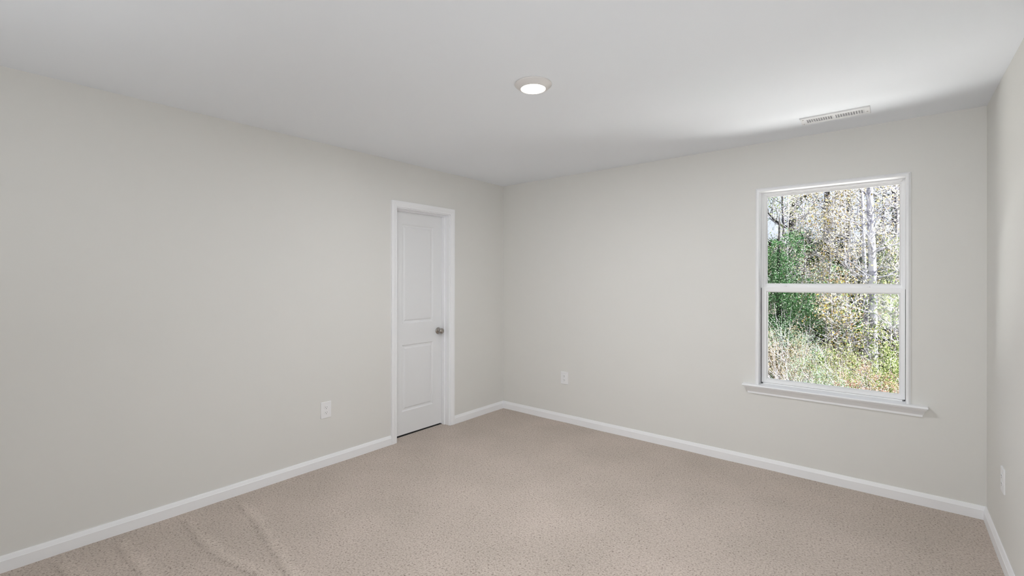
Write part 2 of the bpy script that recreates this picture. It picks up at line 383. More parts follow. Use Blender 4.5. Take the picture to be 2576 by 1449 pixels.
# vinyl frame (track) in the opening, outer part of the wall
FY0, FY1 = 0.062, 0.140
f = MB()
f.box(IX0 + 0.0001, IX0 + 0.016, FY0 + 0.016, FY1, STZ - 0.003, IZ1).box(IX1 - 0.016, IX1 - 0.0001, FY0 + 0.016, FY1, STZ - 0.003, IZ1)
f.box(IX0 + 0.016, IX1 - 0.016, FY0 + 0.008, FY1, IZ1 - 0.014, IZ1 - 0.0001).box(IX0 + 0.016, IX1 - 0.016, FY0 - 0.012, FY1, STZ - 0.003, STZ + 0.008)
f.build('window_frame', M['vinyl'], win, bevel=0.0015)
MB().box(IX0 + 0.0005, IX0 + 0.0100, 0.064, 0.0775, STZ, 1.352).box(IX1 - 0.0100, IX1 - 0.0005, 0.064, 0.0775, STZ, 1.352).build('track_gasket', M['gasket'], win, label='thin grey gap beside the lower sash')

def sash(name, x0, x1, z0, z1, gx0, gx1, gz0, gz1, y, depth, label):
    """frame ring with a glazing bead sloping back to the glass"""
    e = MB(); b = 0.0085
    pr = [[(x0, z0), (x1, z0), (x1, z1), (x0, z1)], [(gx0 - b, gz0 - b), (gx1 + b, gz0 - b), (gx1 + b, gz1 + b), (gx0 - b, gz1 + b)], [(gx0, gz0), (gx1, gz0), (gx1, gz1), (gx0, gz1)]]
    L = [[(px, y, pz) for px, pz in pr[0]], [(px, y, pz) for px, pz in pr[1]], [(px, y + 0.002, pz) for px, pz in pr[1]], [(px, y + 0.011, pz) for px, pz in pr[2]],
         [(px, y + depth, pz) for px, pz in pr[2]], [(px, y + depth, pz) for px, pz in pr[0]]]
    L.append(L[0])
    for r0, r1 in zip(L[:-1], L[1:]):
        for k in range(4): e.add([r0[k], r0[(k + 1) % 4], r1[(k + 1) % 4], r1[k]], [(0, 1, 2, 3)])
    o = e.build(name, M['vinyl'], win, label=label)
    MB().box(gx0 - 0.003, gx1 + 0.003, y + 0.016, y + 0.020, gz0 - 0.003, gz1 + 0.003).build('glass_pane', M['glass'], o, label='clear glass pane')
    return o
LS = sash('lower_sash', 2.5466, 3.3800, 0.6360, 1.3588, 2.5850, 3.3500, 0.6660, 1.3200, 0.055, 0.030, 'inner sash below the meeting rail')
US = sash('upper_sash', 2.5475, 3.3790, 1.3450, 2.0680, 2.5765, 3.3512, 1.3870, 2.0450, 0.088, 0.022, 'outer sash above the meeting rail')
for lx in (2.700, 3.190):
    lk = MB()
    lk.box(lx - 0.030, lx + 0.030, 0.0575, 0.0780, 1.3588, 1.3625)
    lk.lathe([(0.0, 0.0), (0.011, 0.0), (0.011, 0.006), (0.008, 0.0085), (0.0, 0.0085)], (lx, 0.0680, 1.3622), (0, 0, 1), 20)
    lk.prism([(-0.004, 0.0), (0.030, 0.001), (0.032, 0.005), (-0.004, 0.007)], lambda u, v, t: (lx - u, t, 1.3640 + v), 0.060, 0.067)
    lk.build('sash_lock', M['vinyl'], LS, label='small white cam lock on the meeting rail')
# stool (inner sill) with rounded nose and horns
so = MB()
NO = [(0.0, 0.0), (0.050, 0.0), (0.0560, -0.0015), (0.0595, -0.0050), (0.0605, -0.0085), (0.0590, -0.0120), (0.0550, -0.0145), (0.0, -0.0145)]
so.prism(NO, lambda u, v, t: (t, -u, STZ + v), 2.4330, 3.4880, mitre=(0, 0))
so.box(IX0 + 0.0005, IX1 - 0.0005, 0.0, 0.052, STZ - 0.0145, STZ)
so.build('window_stool', M['trim'], win, bevel=0.001)
ap = MB()
A0, A1, AZ0, AZ1 = 2.4640, 3.4620, 0.5530, STZ - 0.0145
AP = [(0.0, AZ0), (0.0090, AZ0), (0.0100, AZ0 + 0.004), (0.0100, AZ0 + 0.014), (0.0150, AZ0 + 0.021), (0.0270, AZ0 + 0.038), (0.0360, AZ0 + 0.046), (0.0420, AZ0 + 0.052), (0.0420, AZ1), (0.0, AZ1)]
nn = len(AP); k0 = 0.52
vs = [(A0 - (u - 0.009) * k0, -u, v) for u, v in AP] + [(A1 + (u - 0.009) * k0, -u, v) for u, v in AP]
# mitred returns: ends narrow towards the wall along the same profile
vs = [(A0 - max(0.0, u - 0.009) * 0.62, -u, v) for u, v in AP] + [(A1 + max(0.0, u - 0.009) * 0.62, -u, v) for u, v in AP]
# give the wall-side vertices the same slope so that the return faces are tapered as well
vs[nn - 1] = (A0 - 0.0205, 0.0, AZ1); vs[2 * nn - 1] = (A1 + 0.0205, 0.0, AZ1)
ap.add(vs, [(i, (i + 1) % nn, nn + (i + 1) % nn, nn + i) for i in range(nn)] + [tuple(range(nn))[::-1], tuple(range(nn, 2 * nn))])
ap.build('window_apron', M['trim'], win)
# drywall/exterior lining around the opening
MB().box(OX0, IX0 - 0.0082, 0.001, WT - 0.001, OZ0, OZ1).box(IX1 + 0.0082, OX1, 0.001, WT - 0.001, OZ0, OZ1).box(OX0, OX1, 0.001, WT - 0.001, IZ1 + 0.0085, OZ1).box(
    OX0, OX1, 0.055, WT - 0.001, OZ0, STZ - 0.003).build('opening_lining', M['vinyl'], win)

MB().add([(OX0 - 0.03, WT + 0.021, 0.612), (OX1 + 0.03, WT + 0.021, 0.612), (OX1 + 0.03, 0.285, 0.596), (OX0 - 0.03, 0.285, 0.596), (OX0 - 0.03, WT + 0.021, 0.575), (OX1 + 0.03, WT + 0.021, 0.575), (OX1 + 0.03, 0.285, 0.566), (OX0 - 0.03, 0.285, 0.566)],
         [(0, 1, 2, 3), (4, 5, 6, 7), (0, 1, 5, 4), (1, 2, 6, 5), (2, 3, 7, 6), (3, 0, 4, 7)]).build('bounce_sill', M['vinyl'], win)  # unseen sill, added to bounce sunlight up to the ceiling

# ------------------------------------------------------------------ ceiling light
LX, LY = 1.857, -1.932
lamp = empty('ceiling_light', (LX, LY, H), 'round flush ceiling light, lit, with a flared white rim', 'ceiling light')
MB().lathe([(0.0, 0.0), (0.0975, 0.0), (0.0980, -0.0030), (0.0950, -0.0065), (0.0850, -0.0150), (0.0730, -0.0235), (0.0685, -0.0262), (0.0655, -0.0262), (0.0645, -0.0225), (0.0, -0.0225)], (LX, LY, H), (0, 0, 1), 72).build('lamp_rim', M['lamp_trim'], lamp)
MB().lathe([(0.0644, -0.0226), (0.0638, -0.0250), (0.0600, -0.0268), (0.0400, -0.0278), (0.0, -0.0282)], (LX, LY, H), (0, 0, 1), 64).build('lamp_diffuser', M['lens'], lamp, label='glowing white diffuser')
ld = bpy.data.lights.new('ceiling_light_glow', 'AREA'); lo = bpy.data.objects.new('ceiling_light_glow', ld); C.objects.link(lo)
ld.shape = 'DISK'; ld.size = 0.125; ld.energy = LAMP_WATTS; ld.color = LAMP_COLOR; lo.parent = lamp; lo.location = (0, 0, -0.030)

# ------------------------------------------------------------------ ceiling register
vx0, vx1, vy0, vy1, vz = 2.8570, 3.2140, -0.4430, -0.3010, H
vent = empty('air_register', ((vx0 + vx1) / 2, (vy0 + vy1) / 2, H), 'white slotted air register on the ceiling above the window', 'air vent')
v = MB()
gx0, gx1, gy0, gy1, T = vx0 + 0.034, vx1 - 0.030, vy0 + 0.036, vy1 - 0.036, 0.0075
def ringbox(e, o, i, z_out, z_in):
    O_ = [(o[0], o[2]), (o[1], o[2]), (o[1], o[3]), (o[0], o[3])]; I_ = [(i[0], i[2]), (i[1], i[2]), (i[1], i[3]), (i[0], i[3])]
    return [(x, y, z_out) for x, y in O_], [(x, y, z_in) for x, y in I_]
A_ = (vx0, vx1, vy0, vy1); B_ = (vx0 + 0.004, vx1 - 0.004, vy0 + 0.004, vy1 - 0.004); G_ = (gx0, gx1, gy0, gy1)
rings = [[(x, y, H) for x, y in ((A_[0], A_[2]), (A_[1], A_[2]), (A_[1], A_[3]), (A_[0], A_[3]))],
         [(x, y, H - T * 0.6) for x, y in ((A_[0], A_[2]), (A_[1], A_[2]), (A_[1], A_[3]), (A_[0], A_[3]))],
         [(x, y, H - T) for x, y in ((B_[0], B_[2]), (B_[1], B_[2]), (B_[1], B_[3]), (B_[0], B_[3]))],
         [(x, y, H - T) for x, y in ((G_[0], G_[2]), (G_[1], G_[2]), (G_[1], G_[3]), (G_[0], G_[3]))],
         [(x, y, H - 0.0008) for x, y in ((G_[0], G_[2]), (G_[1], G_[2]), (G_[1], G_[3]), (G_[0], G_[3]))]]
for r0, r1 in zip(rings[:-1], rings[1:]):
    for k in range(4): v.add([r0[k], r0[(k + 1) % 4], r1[(k + 1) % 4], r1[k]], [(0, 1, 2, 3)])
mid = (gx0 + gx1) / 2 - 0.002
v.box(mid - 0.0065, mid + 0.0065, gy0, gy1, H - T, H - 0.001)
v.build('face_plate', M['register'], vent)
MB().box(gx0, gx1, gy0, gy1, H - 0.0012, H - 0.0004).build('duct_opening', M['duct'], vent, label='dark opening behind the louvers')
for a, b, nb in ((gx0, mid - 0.0065, 11), (mid + 0.0065, gx1, 11)):
    stp = (b - a) / nb
    for k in range(nb):
        xk = a + stp * (k + 0.5)
        MB().prism([(-0.0012, -0.0010), (0.0022, -0.0010), (0.0050, -T + 0.0002), (0.0010, -T + 0.0002)], lambda u, w_, t: (xk + u, t, H + w_), gy0, gy1).build('louver', M['register'], vent)
for (sx, sy) in ((vx0 + 0.016, vy0 + 0.030), (vx1 - 0.015, vy1 - 0.060)):
    MB().lathe([(0.0, 0.0), (0.0042, 0.0), (0.0036, -0.0018), (0.0, -0.0024)], (sx, sy, H - T), (0, 0, 1), 16).build('screw', M['nickel'], vent)
MB().tube([(vx0 + 0.012, vy1 - 0.034, H - T), (vx0 + 0.014, vy1 - 0.030, H - T - 0.006), (vx0 + 0.010, vy1 - 0.016, H - T - 0.010)], [0.0018, 0.0018, 0.0016], 8).build('damper_lever', M['register'], vent)

# ------------------------------------------------------------------ outlets (duplex receptacles)
def outlet(origin, uvec, nvec, label, pw=0.083, ph=0.123):
    """origin: centre on the wall; uvec: horizontal direction along the wall; nvec: into the room"""
    o0 = Vector(origin); U = Vector(uvec); N = Vector(nvec); Z = Vector((0, 0, 1))
    fn = lambda u, z, d: o0 + U * u + Z * z + N * d
    root = empty('power_outlet', o0 - Z * 0, label, 'power outlet', 'duplex outlets low on the walls')
    def loops(ps, e):
        for r0, r1 in zip(ps[:-1], ps[1:]):
            k_n = len(r0)
            for k in range(k_n): e.add([r0[k], r0[(k + 1) % k_n], r1[(k + 1) % k_n], r1[k]], [(0, 1, 2, 3)])
        e.add(ps[-1], [tuple(range(len(ps[-1])))])
    def rr(w, h, d, r=0.003):
        out = []
        for cxx, czz, a0 in ((w / 2 - r, h / 2 - r, 0), (-w / 2 + r, h / 2 - r, 90), (-w / 2 + r, -h / 2 + r, 180), (w / 2 - r, -h / 2 + r, 270)):
            for q in range(4): a = R(a0 + q * 30); out.append(fn(cxx + r * math.cos(a), czz + r * math.sin(a), d))
        return out
    e = MB(); loops([rr(pw, ph, 0.0), rr(pw, ph, 0.0035), rr(pw - 0.003, ph - 0.003, 0.0055), rr(pw - 0.010, ph - 0.010, 0.0062)], e)
    e.build('cover_plate', M['plate'], root)
    for s_ in (-1, 1):
        cz = s_ * 0.0195
        pts = []
        for k in range(24):
            a = 2 * math.pi * k / 24; pts.append((0.0172 * math.cos(a), max(-0.0128, min(0.0128, 0.0172 * math.sin(a)))))
        e = MB(); loops([[fn(u, cz + z, 0.0060) for u, z in pts], [fn(u, cz + z, 0.0075) for u, z in pts], [fn(u * .96, cz + z * .96, 0.0080) for u, z in pts]], e)
        rec = e.build('receptacle', M['plate'], root)
        e = MB()
        for du, hw, hh in ((-0.0063, 0.0012, 0.0040), (0.0063, 0.0012, 0.0034)):
            e.add([fn(du - hw, cz + 0.0025 - hh, 0.0083), fn(du + hw, cz + 0.0025 - hh, 0.0083), fn(du + hw, cz + 0.0025 + hh, 0.0083), fn(du - hw, cz + 0.0025 + hh, 0.0083),
                   fn(du - hw, cz + 0.0025 - hh, 0.0076), fn(du + hw, cz + 0.0025 - hh, 0.0076), fn(du + hw, cz + 0.0025 + hh, 0.0076), fn(du - hw, cz + 0.0025 + hh, 0.0076)],
                  [(0, 1, 2, 3), (4, 7, 6, 5), (0, 4, 5, 1), (1, 5, 6, 2), (2, 6, 7, 3), (3, 7, 4, 0)])
        e.lathe([(0.0, 0.0004), (0.0026, 0.0004), (0.0026, -0.0006)], fn(0, cz - 0.0080, 0.0079), N, 12)
        e.build('slots', M['slot'], rec, label='dark prong slots')
    MB().lathe([(0.0, 0.0016), (0.0022, 0.0012), (0.0030, 0.0), (0.0, 0.0)], fn(0, 0, 0.0061), N, 14).build('screw', M['plate'], root)
    return root
outlet((0, -2.0685, 0.4245), (0, 1, 0), (1, 0, 0), 'white duplex outlet on the long wall, left of the closet door')
outlet((0.8025, 0, 0.4370), (1, 0, 0), (0, -1, 0), 'white duplex outlet on the window wall, near the room corner')
outlet((W, -0.5420, 0.4150), (0, 1, 0), (-1, 0, 0), 'white duplex outlet seen edge-on on the wall at the right', ph=0.123)

# ------------------------------------------------------------------ house outside, ground
GZ = -1.5
MB().box(-3.0, W + 0.4, WT, WT + 0.02, GZ, OZ0 - 0.0).box(-3.0, OX0, WT, WT + 0.02, OZ0, 2.75).box(OX1, W + 0.4, WT, WT + 0.02, OZ0, 2.75).box(OX0, OX1, WT, WT + 0.02, OZ1, 2.75).build(
    'wall_exterior', M['siding'], kind='structure', label='outer face of the window wall')
MB().add([(-3.3, 0.55, 2.62), (W + 0.8, 0.55, 2.62), (W + 0.8, -5.3, 3.9), (-3.3, -5.3, 3.9), (-3.3, 0.55, 2.72), (W + 0.8, 0.55, 2.72), (W + 0.8, -5.3, 4.0), (-3.3, -5.3, 4.0)],
         [(0, 1, 2, 3), (4, 5, 6, 7), (0, 1, 5, 4), (1, 2, 6, 5), (2, 3, 7, 6), (3, 0, 4, 7)]).build('roof', M['shingle'], kind='structure', label='roof slope over the bedroom')

rng = np.random.default_rng(7); random.seed(7)
def terrain(name, x0, x1, y0, y1, nx, ny, m_, label):
    X, Y = np.meshgrid(np.linspace(x0, x1, nx), np.linspace(y0, y1, ny))
    Z = GZ + 0.10 * np.sin(X * 1.1 + 0.4) * np.sin(Y * 0.9) + 0.03 * np.sin(X * 4.1) * np.cos(Y * 3.3)
    Z = np.where(Y > 13, Z + (Y - 13) * 0.09, Z)
    Z = np.where(Y < 1.2, GZ, Z)
    idx = np.arange(nx * ny).reshape(ny, nx)
    q = np.stack([idx[:-1, :-1].ravel(), idx[:-1, 1:].ravel(), idx[1:, 1:].ravel(), idx[1:, :-1].ravel()], 1)
    me = bpy.data.meshes.new(name); me.from_pydata(np.stack([X.ravel(), Y.ravel(), Z.ravel()], 1).tolist(), [], q.tolist())
    me.polygons.foreach_set('use_smooth', [True] * len(q)); me.materials.append(m_)
    o = bpy.data.objects.new(name, me); C.objects.link(o); tag(o, label, None, None, 'structure'); return o
terrain('ground', -14, 18, WT + 0.02, 5.0, 60, 30, M['ground'], 'straw covered yard outside the window')
terrain('ground_woods', -30, 34, 5.0, 60, 90, 90, M['woods_floor'], 'leaf littered ground under the trees')
def gz(x, y):
    z = GZ + 0.10 * math.sin(x * 1.1 + 0.4) * math.sin(y * 0.9) + 0.03 * math.sin(x * 4.1) * math.cos(y * 3.3)
    return z + max(0.0, y - 13) * 0.09

# ------------------------------------------------------------------ plants
def leaf_arrays(cents, size, aspect=0.55, jitter=0.35, up_bias=0.0):
    """cents: (N,3) world points -> quads with a folded diamond outline"""
    N = len(cents); d = rng.normal(size=(N, 3)); d[:, 2] += up_bias; d /= np.linalg.norm(d, axis=1)[:, None]
    e = np.cross(d, rng.normal(size=(N, 3))); e /= np.linalg.norm(e, axis=1)[:, None]
    nrm = np.cross(d, e)
    L = size * (1 + jitter * rng.uniform(-1, 1, N))[:, None]
    Wd = L * aspect * 0.5
    a = cents - d * L * 0.5; b = cents + e * Wd + nrm * Wd * 0.25 - d * L * 0.05; t = cents + d * L * 0.5; c_ = cents - e * Wd + nrm * Wd * 0.25 - d * L * 0.05
    return np.stack([a, b, t, c_], 1).reshape(-1, 3)

def leaf_obj(name, V, m_, parent, label=None, kind=None):
    base = np.array(world_loc(parent)) if parent else np.zeros(3)
    n_ = len(V) // 4
    me = bpy.data.meshes.new(name)
    me.vertices.add(len(V)); me.vertices.foreach_set('co', (V - base).astype(np.float32).ravel())
    me.loops.add(4 * n_); me.loops.foreach_set('vertex_index', np.arange(4 * n_, dtype=np.int32))
    me.polygons.add(n_); me.polygons.foreach_set('loop_start', np.arange(0, 4 * n_, 4, dtype=np.int32)); me.polygons.foreach_set('loop_total', np.full(n_, 4, dtype=np.int32))
    me.materials.append(m_); me.update(calc_edges=True)
    o = bpy.data.objects.new(name, me); C.objects.link(o)
    if parent: o.parent = parent
    tag(o, label, None, None, kind)
    return o

def blob_points(blobs, n, shell=0.55):
    """random points in clumps inside ellipsoids (cx,cy,cz,rx,ry,rz)"""
    vol = np.array([b[3] * b[4] * b[5] for b in blobs]); cnt = rng.multinomial(n, vol / vol.sum()); out = []
    for b, k in zip(blobs, cnt):
        if k == 0: continue
        nc = max(4, k // 40)
        d = rng.normal(size=(nc, 3)); d /= np.linalg.norm(d, axis=1)[:, None]
        r = rng.uniform(shell, 1.0, nc) ** 0.6
        cc = d * r[:, None]
        pick = rng.integers(0, nc, k)
        p = cc[pick] + rng.normal(size=(k, 3)) * 0.13
        out.append(p * np.array(b[3:6]) + np.array(b[0:3]))
    return np.concatenate(out)

def branch(e, p, d, L, r, depth, tips, spread=0.55, up_=0.15, kids=3, sides=5, minr=0.0022):
    segs = 5; pts = [Vector(p)]; rads = [r]; dd = Vector(d).normalized()
    for i in range(segs):
        dd = (dd + Vector((random.gauss(0, .16), random.gauss(0, .16), random.gauss(0, .12) + up_ * 0.3))).normalized()
        pts.append(pts[-1] + dd * L / segs); rads.append(max(minr, r * (1 - 0.75 * (i + 1) / segs)))
    e.tube(pts, rads, max(3, sides))
    tips += pts[2:]
    if depth > 0:
        for k in range(kids):
            t = random.uniform(0.25, 0.95); i = min(segs - 1, int(t * segs)); q = pts[i].lerp(pts[i + 1], t * segs - i)
            side = Vector((random.gauss(0, 1), random.gauss(0, 1), random.gauss(0, 0.7))).normalized()
            nd = (dd * (1 - spread) + side * spread + Vector((0, 0, up_))).normalized()
            branch(e, q, nd, L * random.uniform(0.45, 0.7), max(minr, rads[i] * 0.55), depth - 1, tips, spread, up_, kids, max(3, sides - 1), minr)

def tree(name, x, y, label, cat, bark, trunk_pts, trunk_r, branches, leaf=None, n_leaf=0, leaf_size=0.05, leaf_spread=0.10, blobs=None, n_blob=0, group=None, blob_size=None, shell=0.3, minr=0.0022):
    z0 = gz(x, y) - 0.08
    root = empty(name, (x, y, z0), label, cat, group)
    e = MB(); P = [Vector((x + a, y + b, z0 + c_)) for a, b, c_ in trunk_pts]
    e.tube(P, trunk_r, 12)
    tips = []
    for (h, az, el, L, r, dep, kids) in branches:
        i = 0
        while i < len(P) - 2 and P[i + 1].z < z0 + h: i += 1
        t = (z0 + h - P[i].z) / max(1e-6, P[i + 1].z - P[i].z); q = P[i].lerp(P[i + 1], max(0, min(1, t)))
        d = Vector((math.cos(R(az)) * math.cos(R(el)), math.sin(R(az)) * math.cos(R(el)), math.sin(R(el))))
        branch(e, q, d, L, r, dep, tips, kids=kids, minr=minr)
    e.build('trunk', bark, root, fix=False)
    V = []
    if leaf and n_leaf and tips:
        T = np.array([tuple(t) for t in tips]); c_ = T[rng.integers(0, len(T), n_leaf)] + rng.normal(size=(n_leaf, 3)) * leaf_spread
        V.append(leaf_arrays(c_, leaf_size))
    if leaf and blobs:
        c_ = blob_points([(x + b[0], y + b[1], z0 + b[2], b[3], b[4], b[5]) for b in blobs], n_blob, shell)
        V.append(leaf_arrays(c_, blob_size or leaf_size))
    if V: leaf_obj('foliage', np.concatenate(V), leaf, root)
    return root

def shrub(name, x, y, label, leaf, blobs, n_, size, stems=14, height=1.2, bark=None, aspect=0.5, up_bias=0.3, cat='shrub', shell=0.3):
    z0 = gz(x, y) - 0.04
    root = empty(name, (x, y, z0), label, cat)
    e = MB(); tips = []
    for k in range(stems):
        a = random.uniform(0, 2 * math.pi); l_ = random.uniform(0.6, 1.0) * height
        d = Vector((math.cos(a) * 0.35, math.sin(a) * 0.35, 1)).normalized()
        branch(e, Vector((x + math.cos(a) * 0.06, y + math.sin(a) * 0.06, z0)), d, l_, 0.007, 1, tips, 0.5, 0.2, 3, 4, 0.0014)
    e.build('stem', bark or M['pale_twig'], root, fix=False)
    c_ = blob_points([(x + b[0], y + b[1], z0 + b[2], b[3], b[4], b[5]) for b in blobs], n_, shell)
    leaf_obj('foliage', leaf_arrays(c_, size, aspect, 0.4, up_bias), leaf, root)
    return root

# --- white-barked tree, main trunk right of the middle of the view
def fan(lst, h, azs, el=18, L=1.2, r=0.016, dep=2, kids=4):
    for a in azs: lst.append((h + random.uniform(-.15, .15), a + random.uniform(-12, 12), el + random.uniform(-14, 18), L * random.uniform(.75, 1.2), r, dep, kids))
br = []
fan(br, 4.55, (-10, 15, 165, 200, 250, 290), 22, 1.3)
fan(br, 3.75, (-20, 5, 30, 175, 210, 260, 300), 25, 1.4, 0.018)
fan(br, 3.05, (-15, 20, 160, 190, 235, 285), 15, 1.1)
fan(br, 5.3, (0, 40, 170, 210, 260), 30, 1.2)
fan(br, 6.3, (10, 80, 150, 220, 300), 35, 1.2)
fan(br, 7.4, (30, 120, 200, 290), 45, 1.2)
fan(br, 2.1, (200, 170, 255), 5, 1.0, 0.014)
tree('tree', 2.93, 12.0, 'tall tree with mottled white bark and pale fanning twigs', 'tree', M['white_bark'],
     [(0.0, 0, 0), (-0.01, 0, 0.7), (-0.02, 0.02, 1.6), (-0.02, 0, 2.6), (-0.04, 0, 3.6), (-0.09, 0, 4.8), (-0.10, 0.05, 6.0), (-0.06, 0.1, 8.6)],
     [0.135, 0.100, 0.092, 0.090, 0.088, 0.080, 0.065, 0.030], br, M['cream'], 2600, 0.055, 0.11)
br = []
fan(br, 3.0, (150, 200, 250), 20, 0.9, 0.012); fan(br, 4.4, (140, 190, 240, 300), 30, 1.0, 0.012); fan(br, 2.2, (190, 225), 0, 0.9, 0.012)
tree('tree', 2.76, 12.35, 'slimmer white-barked stem just behind the tall mottled one', 'tree', M['white_bark'],
     [(0.0, 0, 0), (-0.02, 0, 1.6), (-0.03, 0.02, 2.6), (-0.07, 0.02, 3.8), (-0.12, 0.05, 6.4)], [0.075, 0.060, 0.055, 0.045, 0.02], br, M['yellow'], 500, 0.06, 0.10)

# --- broadleaf evergreen filling the left of the view
tree('evergreen_tree', 0.62, 12.2, 'dense dark green evergreen filling the left of the view', 'tree', M['dark_bark'],
     [(0, 0, 0), (0.02, 0, 1.5), (0.0, 0, 3.2), (0.03, 0, 5.0)], [0.09, 0.075, 0.05, 0.02],
     [(1.2, a, 25, 1.0, 0.018, 1, 3) for a in range(0, 360, 60)] + [(2.6, a + 20, 30, 0.9, 0.015, 1, 3) for a in range(0, 360, 60)],
     M['ever'], 0, 0.045, 0.1,
     blobs=[(0.0, 0, 2.2, 0.95, 0.9, 0.95), (0.55, -0.2, 2.6, 0.62, 0.6, 0.75), (-0.3, 0.1, 3.3, 0.8, 0.8, 0.85), (0.25, 0, 4.0, 0.6, 0.6, 0.55), (0.85, 0.2, 1.9, 0.55, 0.5, 0.6), (-0.1, 0, 1.5, 0.8, 0.7, 0.55)],
     n_blob=26000, blob_size=0.046, shell=0.25)
tree('evergreen_tree', 1.55, 14.4, 'smaller evergreen in half shade behind the dense left one', 'tree', M['dark_bark'],
     [(0, 0, 0), (0.02, 0, 2.6), (0.0, 0, 4.0)], [0.06, 0.045, 0.02], [(1.4, a, 25, 0.8, 0.014, 1, 3) for a in range(0, 360, 72)],
     M['ever'], 0, 0.05, 0.1, blobs=[(0, 0, 2.0, 0.8, 0.7, 0.9), (0.2, 0, 2.9, 0.55, 0.5, 0.6), (0.6, -.3, 1.5, 0.6, 0.5, 0.6)], n_blob=7000, blob_size=0.05)

# --- yellow-leaved saplings and understory
def sapling(x, y, label, leafm, h, n_, size, spread=0.10, seeds=5, bark='pale_twig', lean=0.0, name='sapling', hmin=1.2, r=0.035, L=1.1):
    b = []
    k = 0
    while hmin + k * 0.42 < h:
        for a in range(seeds): b.append((hmin + k * 0.42 + random.uniform(-.1, .1), random.uniform(0, 360), random.uniform(5, 40), L * random.uniform(.6, 1.1) * (1 - 0.45 * k * 0.42 / h), 0.010, 2, 3))
        k += 1
    return tree(name, x, y, label, 'tree', M[bark], [(0, 0, 0), (lean * .3, 0, h * .35), (lean * .7, 0.03, h * .7), (lean, 0, h)], [r, r * .8, r * .5, 0.008], b, M[leafm], n_, size, spread)
sapling(1.72, 12.9, 'slender sapling with yellow leaves near the middle of the view', 'yellow', 5.9, 2400, 0.062, lean=0.25)
sapling(2.25, 13.5, 'sapling with pale dry leaves left of the white-barked tree', 'cream', 6.6, 3600, 0.058, lean=-0.1)
sapling(1.25, 13.3, 'sapling with pale leaves behind the top of the evergreen', 'cream', 6.2, 2200, 0.058, lean=-0.15)
sapling(3.35, 13.2, 'sapling with yellow leaves right of the white-barked tree', 'yellow', 6.8, 1900, 0.066, lean=0.1)
sapling(0.45, 14.5, 'thin sapling with small green leaves over the evergreen', 'lime', 7.0, 1500, 0.055, lean=0.1)
sapling(2.05, 11.2, 'low sapling with golden leaves above the shrubs', 'yellow', 2.6, 900, 0.066, hmin=1.0, L=0.9, r=0.018)
sapling(3.28, 11.0, 'low sapling with yellow-green leaves at the trunk foot', 'lime', 2.7, 1300, 0.060, hmin=0.5, L=0.7, r=0.018)
sapling(3.45, 12.4, 'yellow-green understory sapling at the edge of the view', 'lime', 4.0, 1600, 0.060, hmin=1.2, L=0.9, r=0.02)
sapling(2.45, 11.4, 'low sapling with pale green leaves left of the white trunk', 'lime', 2.3, 700, 0.055, hmin=0.5, L=0.8, r=0.016)

# --- dark trunks
def dark_tree(x, y, label, h, r, brs, lean=0.0, leafm='olive', n_=300, size=0.07, group=None):
    return tree('tree', x, y, label, 'tree', M['dark_bark'], [(0, 0, 0), (lean * .3, 0, h * .35), (lean * .6, 0.05, h * .65), (lean, 0, h)], [r, r * .85, r * .7, r * .3], brs, M[leafm], n_, size, 0.12, group=group, minr=0.004)
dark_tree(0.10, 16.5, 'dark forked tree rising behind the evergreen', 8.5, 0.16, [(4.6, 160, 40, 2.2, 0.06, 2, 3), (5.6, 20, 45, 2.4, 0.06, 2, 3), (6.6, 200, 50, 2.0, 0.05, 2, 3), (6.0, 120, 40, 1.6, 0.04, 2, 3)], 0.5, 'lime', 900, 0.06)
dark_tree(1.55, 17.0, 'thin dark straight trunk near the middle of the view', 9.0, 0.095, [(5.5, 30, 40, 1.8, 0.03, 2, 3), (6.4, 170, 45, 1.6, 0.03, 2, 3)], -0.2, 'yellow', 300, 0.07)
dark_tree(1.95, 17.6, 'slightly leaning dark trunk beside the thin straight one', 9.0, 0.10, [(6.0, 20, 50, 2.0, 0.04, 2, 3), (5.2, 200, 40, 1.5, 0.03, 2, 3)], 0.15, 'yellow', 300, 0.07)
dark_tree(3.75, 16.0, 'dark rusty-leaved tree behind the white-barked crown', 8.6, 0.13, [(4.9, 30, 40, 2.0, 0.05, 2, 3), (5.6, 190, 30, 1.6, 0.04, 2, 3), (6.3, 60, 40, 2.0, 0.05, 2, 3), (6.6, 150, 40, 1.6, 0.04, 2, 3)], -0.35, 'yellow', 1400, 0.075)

# --- woods further back: individual trees, all alike at that distance
def far_tree_proto():
    brs = [(3.6 + 0.55 * k, random.uniform(0, 360), random.uniform(15, 50), random.uniform(1.4, 2.4), 0.035, 2, 3) for k in range(11)]
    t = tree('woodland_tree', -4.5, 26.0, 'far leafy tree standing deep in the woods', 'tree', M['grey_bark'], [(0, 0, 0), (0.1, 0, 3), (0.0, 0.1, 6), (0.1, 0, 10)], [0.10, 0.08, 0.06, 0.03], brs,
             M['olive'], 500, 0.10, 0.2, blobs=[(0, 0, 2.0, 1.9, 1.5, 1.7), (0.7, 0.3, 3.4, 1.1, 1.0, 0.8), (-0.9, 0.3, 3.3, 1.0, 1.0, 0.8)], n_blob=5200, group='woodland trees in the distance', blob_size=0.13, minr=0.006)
    return t
proto = far_tree_proto()
spots = [(-2.6, 24), (-0.9, 22.5), (0.8, 23.6), (2.2, 22), (3.5, 23), (-3.4, 29), (-1.2, 28), (1.0, 29), (2.9, 28), (5.0, 27), (-6.5, 34), (-3.0, 35), (0.2, 36), (3.4, 34.5), (6.4, 35),
         (6.2, 20.5), (8.6, 19.8), (11.2, 21.5), (7.6, 24.5), (10.2, 26.5), (13.5, 24.5), (16.0, 28.0), (9.0, 31.5), (-4.8, 19.5), (-7.0, 21.5), (-9.5, 24.5), (-9.0, 30.0), (-12.0, 27.0)]
